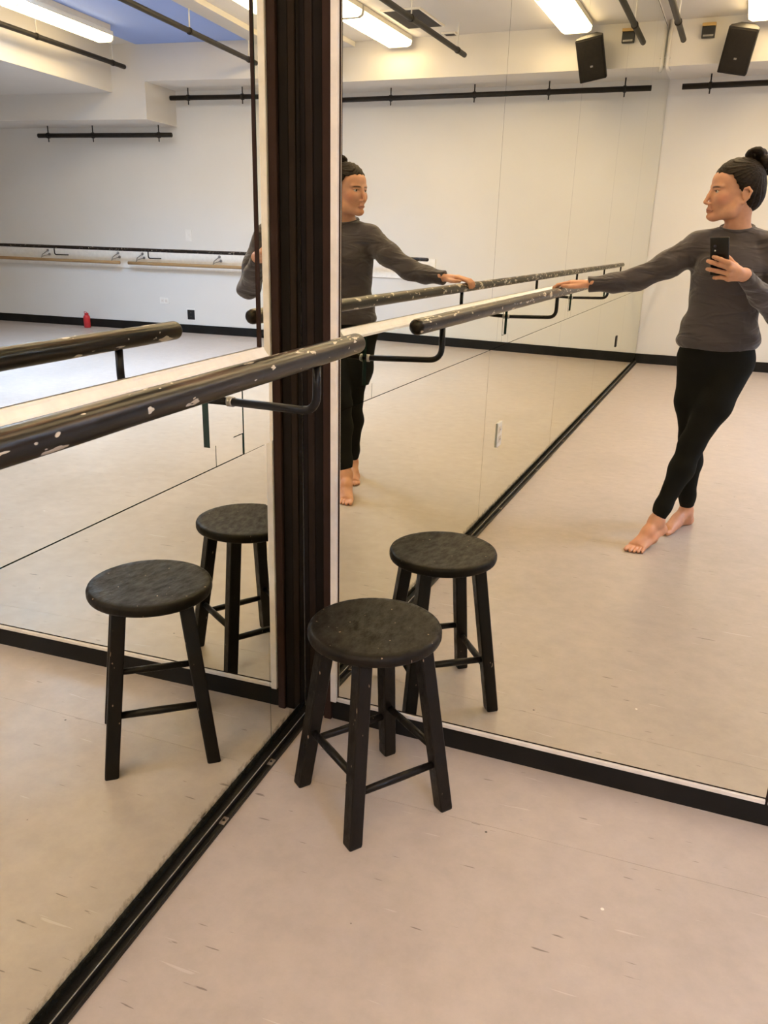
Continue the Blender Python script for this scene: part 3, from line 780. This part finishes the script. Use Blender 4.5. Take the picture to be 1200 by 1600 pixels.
# joints (she faces +y, her left is -x)
hipL, hipR = np.array([.838, -2.115, .79]), np.array([.985, -2.115, .79])
kneeL, kneeR = np.array([.862, -2.115, .445]), np.array([.868, -1.985, .445])
ankL, ankR = np.array([.885, -2.185, .082]), np.array([.772, -1.865, .105])
shL, shR = np.array([.775, -2.125, 1.275]), np.array([1.055, -2.13, 1.275])
elL, wrL = np.array([.548, -2.085, 1.135]), np.array([.325, -2.03, 1.107])
PO = CAM-0.004*FW+0.015*RT-0.041*UP                 # centre of the phone's back
def ph(a, b, n): return PO+a*RT+b*UP+n*FW
wrR = ph(.078, -.088, -.050)
elR = np.array([1.135, -2.07, 1.015])
HO = np.array([.884, -2.105, 1.487]); ha = math.radians(20)
HF, HS = np.array([-math.cos(ha), math.sin(ha), 0]), np.array([math.sin(ha), math.cos(ha), 0])
HU = np.array([0, 0, 1.0])
def hd(f, s, z): return HO+f*HF+s*HS+z*HU
HR = np.stack([HF, HS, HU], 1)      # columns are local axes
neck0 = np.array([.918, -2.135, 1.325])

def legs(F, g, cutz=None):
    F.chain([hipL+[0, 0, -.01], hipL*.5+kneeL*.5+[-.008, .006, 0], kneeL, kneeL*.68+ankL*.32+[0, -.012, 0], kneeL*.2+ankL*.8, ankL], [.083+g, .073+g, .052+g, .052+g, .034+g, .032+g], .03)
    F.chain([hipR+[0, 0, -.01], hipR*.5+kneeR*.5+[.008, .006, 0], kneeR, kneeR*.68+ankR*.32+[.006, -.01, 0], kneeR*.2+ankR*.8, ankR], [.083+g, .073+g, .052+g, .052+g, .034+g, .032+g], .03)
    F.ell((.911, -2.125, .825), (.158+g, .105+g, .095+g), .04)
    F.ell((.865, -2.155, .77), (.08+g, .085+g, .085+g), .03); F.ell((.96, -2.155, .77), (.08+g, .085+g, .085+g), .03)

BF = Field(grid((.165, .345, .0028), (.345, .70, .007), (.70, 1.0, .0028), (1.0, 1.22, .006)),
           grid((-2.37, -2.25, .005), (-2.25, -1.64, .0028)),
           grid((-.006, .11, .003), (.11, 1.03, .009), (1.03, 1.34, .0028), (1.34, 1.64, .0024)))
legs(BF, -.007)
# torso and arms under the clothes
BF.ell((.911, -2.13, 1.0), (.125, .085, .2), .05); BF.ell((.912, -2.13, 1.17), (.135, .095, .14), .05)
BF.chain([shL, neck0+[0, -.01, -.01], shR], [.045, .05, .045], .04)
BF.chain([shL, elL, wrL+[.03, 0, .002]], [.042, .032, .024], .02)
BF.chain([shR, elR, wrR], [.042, .034, .025], .02)
# neck and head
BF.chain([neck0, hd(-.030, 0, -.055), hd(-.02, 0, 0)], [.055, .047, .055], .02)
BF.ell(hd(-.018, 0, .038), (.092, .072, .084), .02, HR)
BF.ell(hd(.036, 0, -.018), (.058, .056, .080), .03, HR)
BF.ell(hd(.046, 0, .050), (.046, .056, .045), .02, HR)
for s in (-1, 1):
    BF.chain([hd(-.004, s*.056, -.040), hd(.016, s*.048, -.074), hd(.070, s*.010, -.092)], [.014, .016, .014], .025)
    BF.ell(hd(.060, s*.036, -.020), (.024, .020, .022), .02, HR)
    BF.cone(hd(.084, s*.014, .024), hd(.070, s*.044, .025), .0085, .008, .012)
BF.ell(hd(.084, 0, -.090), (.015, .017, .012), .014, HR)
for s in (-1, 1): BF.ell(hd(.096, s*.032, .005), (.014, .017, .011), .010, HR, sub=True)
BF.chain([hd(.090, 0, .020), hd(.101, 0, -.010), hd(.1115, 0, -.034)], [.0070, .0072, .0085], .007)
for s in (-1, 1): BF.ell(hd(.0995, s*.0110, -.0395), (.010, .0062, .0060), .005, HR)
BF.cone(hd(.0925, 0, -.045), hd(.0910, 0, -.056), .006, .009, .007)
for s in (-1, 1):
    BF.cone(hd(.0985, s*.003, -.0625), hd(.087, s*.020, -.0655), .0046, .0030, .005)
    BF.cone(hd(.0965, s*.002, -.0715), hd(.087, s*.018, -.0675), .0050, .0030, .005)
# lids and ears
for s in (-1, 1):
    BF.cone(hd(.0865, s*.020, .0125), hd(.0775, s*.043, .0115), .0034, .0034, .003); BF.cone(hd(.0835, s*.021, -.0035), hd(.0770, s*.041, -.0025), .0030, .0030, .003)
    pts = [hd(-.010, s*.066, .000), hd(-.014, s*.0725, .016), hd(-.028, s*.080, .020), hd(-.040, s*.082, .006), hd(-.034, s*.077, -.018), hd(-.018, s*.068, -.038), hd(-.012, s*.064, -.032)]
    BF.chain(pts, [.0045, .0048, .0050, .0050, .0045, .0062, .005], .003)
    BF.ell(hd(-.023, s*.070, -.006), (.014, .006, .022), .006, HR)
# left hand over the barre
def P3(*a): return [np.array(p, float) for p in a]
for y, dx in ((-1.992, 0), (-2.012, -.002), (-2.032, 0), (-2.050, .006)):
    BF.chain(P3((.318, -2.028+(y+2.02)*.5, 1.108), (.268+dx, y, 1.113)), [.014, .0105], .006)
for y, dx, L in ((-1.985, 0, 1), (-2.0065, -.003, 1), (-2.028, -.001, 1), (-2.0485, .006, .8)):
    BF.chain(P3((.268+dx, y, 1.113), (.240+dx*.4, y, 1.107), (.214, y, 1.101), (.199, y, 1.090), (.194, y+.001, 1.090-.020*L)), [.0100, .0085, .0080, .0076, .0066], .003)
BF.chain(P3((.314, -2.010, 1.103), (.288, -1.983, 1.098), (.262, -1.968, 1.0975), (.238, -1.962, 1.0985)), [.014, .0100, .0085, .0072], .004)
BF.chain(P3(wrL, (.300, -2.022, 1.108)), [.022, .020], .012, ((0, 0, 1), 1.35))
# right hand round the phone
mc = [ph(.044, -.020, .014), ph(.052, -.040, .016), ph(.049, -.062, .014), ph(.041, -.083, .008)]
md = [ph(.016, -.002, .024), ph(.010, -.022, .025), ph(.004, -.048, .024), ph(.012, -.075, .018)]
di = [ph(-.002, .002, .019), ph(-.022, -.015, .018), ph(-.028, -.045, .017), ph(-.004, -.078, .017)]
tp = [ph(-.017, .003, .0105), ph(-.040, -.014, .009), ph(-.043, -.046, .009), ph(-.016, -.080, .0105)]
for a, b_, c, d, r in zip(mc, md, di, tp, (.0088, .0090, .0086, .0078)):
    BF.chain([a, b_, c, d], [r*1.12, r, r*.93, r*.82], .003)
    BF.chain([wrR*.55+a*.45, a], [.0165, .0118], .008)
BF.chain([wrR, wrR*.5+(mc[1]+mc[2])*.25], [.024, .022], .015)
BF.chain([ph(.062, -.070, -.022), ph(.054, -.042, -.022), ph(.034, -.018, -.021), ph(.018, .004, -.020)], [.015, .0115, .0092, .0078], .006)
# feet
def foot(F, heel, ank, toe, side, lift=0.0):
    heel, ank, toe = (np.array(a, float) for a in (heel, ank, toe))
    d = toe-heel; d[2] = 0; d /= np.linalg.norm(d); l = np.array([-d[1], d[0], 0])*side    # l points to the big-toe side
    F.chain([heel+[0, 0, .024+lift], heel*.4+ank*.6], [.025, .031], .02)
    F.chain([ank, heel*.55+toe*.45+[0, 0, .045+lift*.5], toe-d*.055+[0, 0, .022]], [.031, .026, .016], .02)
    F.chain([heel+[0, 0, .02+lift], heel*.5+toe*.5-l*.016+[0, 0, .018+lift*.4], toe-d*.05-l*.022+[0, 0, .014]], [.022, .017, .0135], .02)
    F.cone(heel*.45+toe*.55+l*.012+[0, 0, .028+lift*.3], toe-d*.045+l*.020+[0, 0, .0165], .020, .0165, .02)
    for q, (o, L, r) in enumerate(((.027, .004, .0108), (.009, .006, .0078), (-.006, .0, .0074), (-.019, -.010, .0070), (-.031, -.022, .0066))):
        b0 = toe-d*.048+l*o*.85+[0, 0, .0145]
        F.chain([b0, toe-d*(.018-L)+l*o+[0, 0, .0125], toe-d*(.003-L)+l*o+[0, 0, r+.0005]], [r*1.1, r, r*.92], .0045)
foot(BF, (.898, -2.222, 0), ankL, (.798, -2.008, 0), -1)
def toes(F, toe, d, l):
    for q, (o, L, r) in enumerate(((.029, .004, .0108), (.009, .006, .0076), (-.0075, .0, .0072), (-.0225, -.008, .0068), (-.0365, -.018, .0066))):
        F.chain([toe-d*.050+l*o*.80+[0, 0, .017], toe-d*(.018-L)+l*o+[0, 0, .0135], toe-d*(.003-L)+l*o+[0, 0, r+.0005]], [r*1.15, r, r*.95], .0025)
# right foot: heel lifted, resting on the ball
tR = np.array([.699, -1.700, 0.]); dR_ = np.array([-.30, .95, 0]); dR_ /= np.linalg.norm(dR_); lR = np.array([-dR_[1], dR_[0], 0])
heelR = np.array([.797, -1.893, .062])
BF.chain([heelR, ankR+[.004, -.006, 0]], [.024, .031], .02)
BF.chain([ankR, ankR*.5+(tR-dR_*.06)*.5+[.002, -.004, .012], tR-dR_*.055+[0, 0, .024]], [.032, .027, .017], .02)
BF.chain([heelR, heelR*.5+(tR-dR_*.05)*.5-lR*.016+[0, 0, .008], tR-dR_*.052-lR*.026+[0, 0, .015]], [.022, .017, .0135], .02)
BF.cone(heelR*.4+(tR-dR_*.05)*.6+lR*.012+[0, 0, .018], tR-dR_*.046+lR*.023+[0, 0, .0175], .020, .0165, .02)
toes(BF, tR, dR_, lR)
V, Q = BF.mesh(1)
# skin tone with lips, brows, nails and flushed toes
tone = np.tile(np.array([[.66, .345, .215]]), (len(V), 1))
loc = (V-HO) @ HR
f_, s_, z_ = loc.T
lip = np.exp(-((np.abs(s_)/.022)**4))*np.exp(-(((z_+.0672)/.0080)**4))*(f_ > .084)
tone = tone*(1-lip[:, None]*.6)+np.array([.50, .17, .13])*lip[:, None]*.6
line = np.exp(-((np.abs(s_)/.020)**4))*np.exp(-(((z_+.0672)/.0016)**2))*(f_ > .084)
tone *= (1-line[:, None]*.6)
bz = .0205+.003*np.cos((np.abs(s_)-.030)/.022*1.4)
brow = np.exp(-(((z_-bz)/.0036)**4))*np.exp(-(((np.abs(s_)-.031)/.020)**6))*(f_ > .05)
tone = tone*(1-brow[:, None]*.85)+np.array([.03, .018, .012])*brow[:, None]*.85
lash = np.exp(-(((z_-.0100)/.0022)**2))*np.exp(-(((np.abs(s_)-.032)/.013)**4))*(f_ > .06)
tone = tone*(1-lash[:, None]*.8)+np.array([.02, .012, .01])*lash[:, None]*.8
cheek = np.exp(-(((f_-.06)/.03)**2+((z_+.022)/.02)**2+((np.abs(s_)-.05)/.02)**2))
tone = tone*(1-cheek[:, None]*.2*np.array([0, 1, 1]))
low = (V[:, 2] < .12)
tone[low] *= np.array([1.04, .98, .95])
PERSON = field_obj('person', V, Q, 'skin', None, tone)
tag(PERSON, 'barefoot person in grey sweatshirt and black leggings, one hand on barre, phone raised', 'person')
# eyes
for s in (-1, 1):
    bm = bmesh.new(); bmesh.ops.create_uvsphere(bm, u_segments=20, v_segments=12, radius=0.0118)
    e = obj('eye', bm, 'eye_white', PERSON, True, Vector(hd(.0735, s*.0315, .0062)-P0))
    look = (hd(.0735+.0072, s*.0315+.0008, .0067)-hd(.0735, s*.0315, .0062))
    bm = bmesh.new(); bmesh.ops.create_uvsphere(bm, u_segments=16, v_segments=10, radius=0.0058)
    obj('iris', bm, 'eye_dark', e, True, Vector(look))

# leggings
LF = Field(grid((.68, 1.10, .005)), grid((-2.34, -1.78, .005)), grid((.06, .96, .006)))
legs(LF, .0)
LF.ell((.911, -2.125, .89), (.14, .10, .09), .04)
LF.cut((.0, .0, .915), (0, 0, 1), (.6, -2.4, .85), (1.2, -1.7, 1.0))
dl = ankL-kneeL; dl /= np.linalg.norm(dl); dr = ankR-kneeR; dr /= np.linalg.norm(dr)
LF.cut(ankL-dl*.022, dl, (.82, -2.34, .05), (.96, -2.06, .22))
LF.cut(ankR-dr*.028+np.array([0, 0, 0]), np.array([-.50, .10, -1.0]), (.68, -1.95, .05), (.845, -1.77, .24))
V, Q = LF.mesh(1)
field_obj('leggings', V, Q, 'leggings_black', PERSON)

# sweatshirt
SF = Field(grid((.27, .68, .005), (.68, 1.24, .0048)), grid((-2.30, -1.76, .005)), grid((.83, 1.42, .0045)))
SF.ell((.905, -2.125, .885), (.170, .118, .060), .03)
SF.ell((.907, -2.125, .93), (.162, .112, .11), .04)
SF.ell((.910, -2.125, 1.06), (.146, .108, .17), .05)
SF.ell((.912, -2.122, 1.19), (.154, .116, .14), .05)
SF.ell((.860, -2.05, 1.165), (.055, .045, .05), .05); SF.ell((.965, -2.05, 1.165), (.055, .045, .05), .05)
SF.chain([shL+[0, 0, .005], neck0+[0, -.005, -.012], shR+[0, 0, .005]], [.058, .062, .058], .035)
SF.chain([shL, shL*.5+elL*.5+[0, 0, -.008], elL, elL*.5+wrL*.5+[0, 0, -.006], wrL+[-.004, 0, .0]], [.060, .054, .046, .040, .031], .03)
SF.chain([shR, shR*.5+elR*.5+[.012, 0, 0], elR, elR*.45+wrR*.55+[0, 0, -.006], wrR], [.060, .056, .052, .042, .032], .03)
# soft folds
X, Y, Z = SF.x[:, None, None], SF.y[None, :, None], SF.z[None, None, :]
u = Z+.55*(X-.9)
SF.f += (.0050*np.sin(u*48+6*Y)*np.exp(-((Z-.95)/.10)**2)+.0032*np.sin((Z-.6*X)*70+9*Y)*(X < .70)+.0032*np.sin((Z+.7*X)*64)*(X > 1.0)).astype(np.float32)
# hem band
SF.ell((.908, -2.125, .872), (.163, .113, .030), .010)
SF.cut((0, 0, .852), (0, 0, -1), (.6, -2.4, .8), (1.2, -1.75, .9))
# neck opening and collar
ax = hd(-.03, 0, -.055)-neck0; ax /= np.linalg.norm(ax)
cn = np.array([-.02, .28, 1.0]); cn /= np.linalg.norm(cn)
SF.cone(neck0+[0, -.006, .000], neck0+[0, -.006, .045], .066, .063, .010)
SF.cut(neck0+ax*.030+np.array([0, .0, .004]), cn*[1, 1, 1], (.80, -2.26, 1.32), (1.03, -2.0, 1.42))
def cuff(p, q, box_lo, box_hi, off):
    n = (q-p)/np.linalg.norm(q-p); SF.cut(q+n*off, n, box_lo, box_hi)
cuff(elL, wrL, (.26, -2.12, 1.04), (.40, -1.95, 1.17), -.014)
cuff(elR, wrR, wrR-.07, wrR+.07, -.004)
V, Q = SF.mesh(1)
sw_ = field_obj('sweatshirt', V, Q, 'sweater_grey', PERSON)
# ribbed collar ring
bm = bmesh.new(); cpts = []
cc = neck0+ax*.030+np.array([0, -.006, .001])
t1 = np.cross(cn, [0, 1, 0]); t1 /= np.linalg.norm(t1); t2 = np.cross(cn, t1)
ring = [Vector(cc+.0635*(t1*math.cos(a)+t2*math.sin(a))-P0) for a in np.linspace(0, 2*math.pi, 41)]
tube(bm, ring, 0.0085, 10); obj('collar', bm, 'sweater_grey', sw_, True)

# hair
HFd = Field(grid((.77, 1.05, .0026)), grid((-2.25, -1.98, .0026)), grid((1.38, 1.69, .0026)))
HFd.ell(hd(-.0155, 0, .044), (.1045, .080, .096), .02, HR)
HFd.ell(hd(-.064, 0, -.006), (.056, .064, .064), .03, HR)
X, Y, Z = HFd.x[:, None, None], HFd.y[None, :, None], HFd.z[None, None, :]
lf = (X-HO[0])*HF[0]+(Y-HO[1])*HF[1]; lz = Z-HO[2]; ls = (X-HO[0])*HS[0]+(Y-HO[1])*HS[1]
# hairline: forehead down past the temple to the ear, then behind the ear to the nape, a little ragged
rag = .0012*np.sin(ls*240)+.001*np.sin(ls*410+1)+.0008*np.sin(lz*300)
def half(p, n): return (lf-p[0])*n[0]+(lz-p[1])*n[1]+rag
for d in (np.minimum(half((.083, .078), (.20, -.98)), half((.048, .084), (.82, -.57))), np.minimum(half((-.020, -.030), (.80, -.60)), -(lz+.004))):
    HFd.f = np.maximum(HFd.f, (d+0*HFd.f).astype(np.float32))
for s in (-1, 1): HFd.ell(hd(-.024, s*.086, -.006), (.024, .019, .030), .004, HR, sub=True)
# swept strands: ridges running to the bun
ang = np.arctan2(lz-.11, lf+.08)+.25*np.sin(ls*30)
HFd.f += (.0010*np.sin(ang*34)+.0008*np.sin(ang*67+2)).astype(np.float32)
# messy bun
for ctr, r0, tl, tr_ in ((hd(-.058, .006, .150), .021, .3, .014), (hd(-.082, -.006, .150), .016, 1.2, .012), (hd(-.104, .012, .122), .016, 1.6, .0115),
                         (hd(-.118, .0, .095), .017, 2.4, .011), (hd(-.085, .0, .120), .022, .8, .016)):
    th = np.linspace(0, 2*math.pi, 12)
    e1 = HF*math.cos(tl)+HU*math.sin(tl); e2 = HS*.75+(-HF*math.sin(tl)+HU*math.cos(tl))*.66
    HFd.chain([ctr+r0*(e1*math.cos(t)+e2*math.sin(t)) for t in th], [tr_-.003*math.sin(t*2+tl) for t in th], .003)
HFd.chain([hd(-.10, .0, .105), hd(-.128, .01, .115), hd(-.136, .014, .10)], [.012, .008, .004], .004)
V, Q = HFd.mesh(0)
field_obj('hair', V, Q, 'hair_brown', PERSON)

# ---------------------------------------------------------------- phone
PH = thing('smartphone', 'black smartphone held upright in front of the grey sweatshirt', 'phone', tuple(PO))
PH.rotation_euler = Matrix((RT, UP, -FW)).transposed().to_euler()
obj('case', box(-.036, .036, -.075, .075, 0.0, .0115, bevel=.0035, seg=3), 'phone_black', PH)
obj('screen', box(-.033, .033, -.070, .070, .0112, .0119), 'lens_glass', PH)
bm = bmesh.new(); lathe(bm, ((.0065, 0), (.0065, -.0012), (.0052, -.0016), (.0045, -.0008), (.0001, -.0008)), 24, (-.015, .041, 0)); obj('lens', bm, 'lens_glass', PH, True)
bm = bmesh.new(); lathe(bm, ((.003, 0), (.003, -.0006), (.0001, -.0006)), 16, (-.015, .024, 0)); obj('flash', bm, 'frame_white', PH, True)
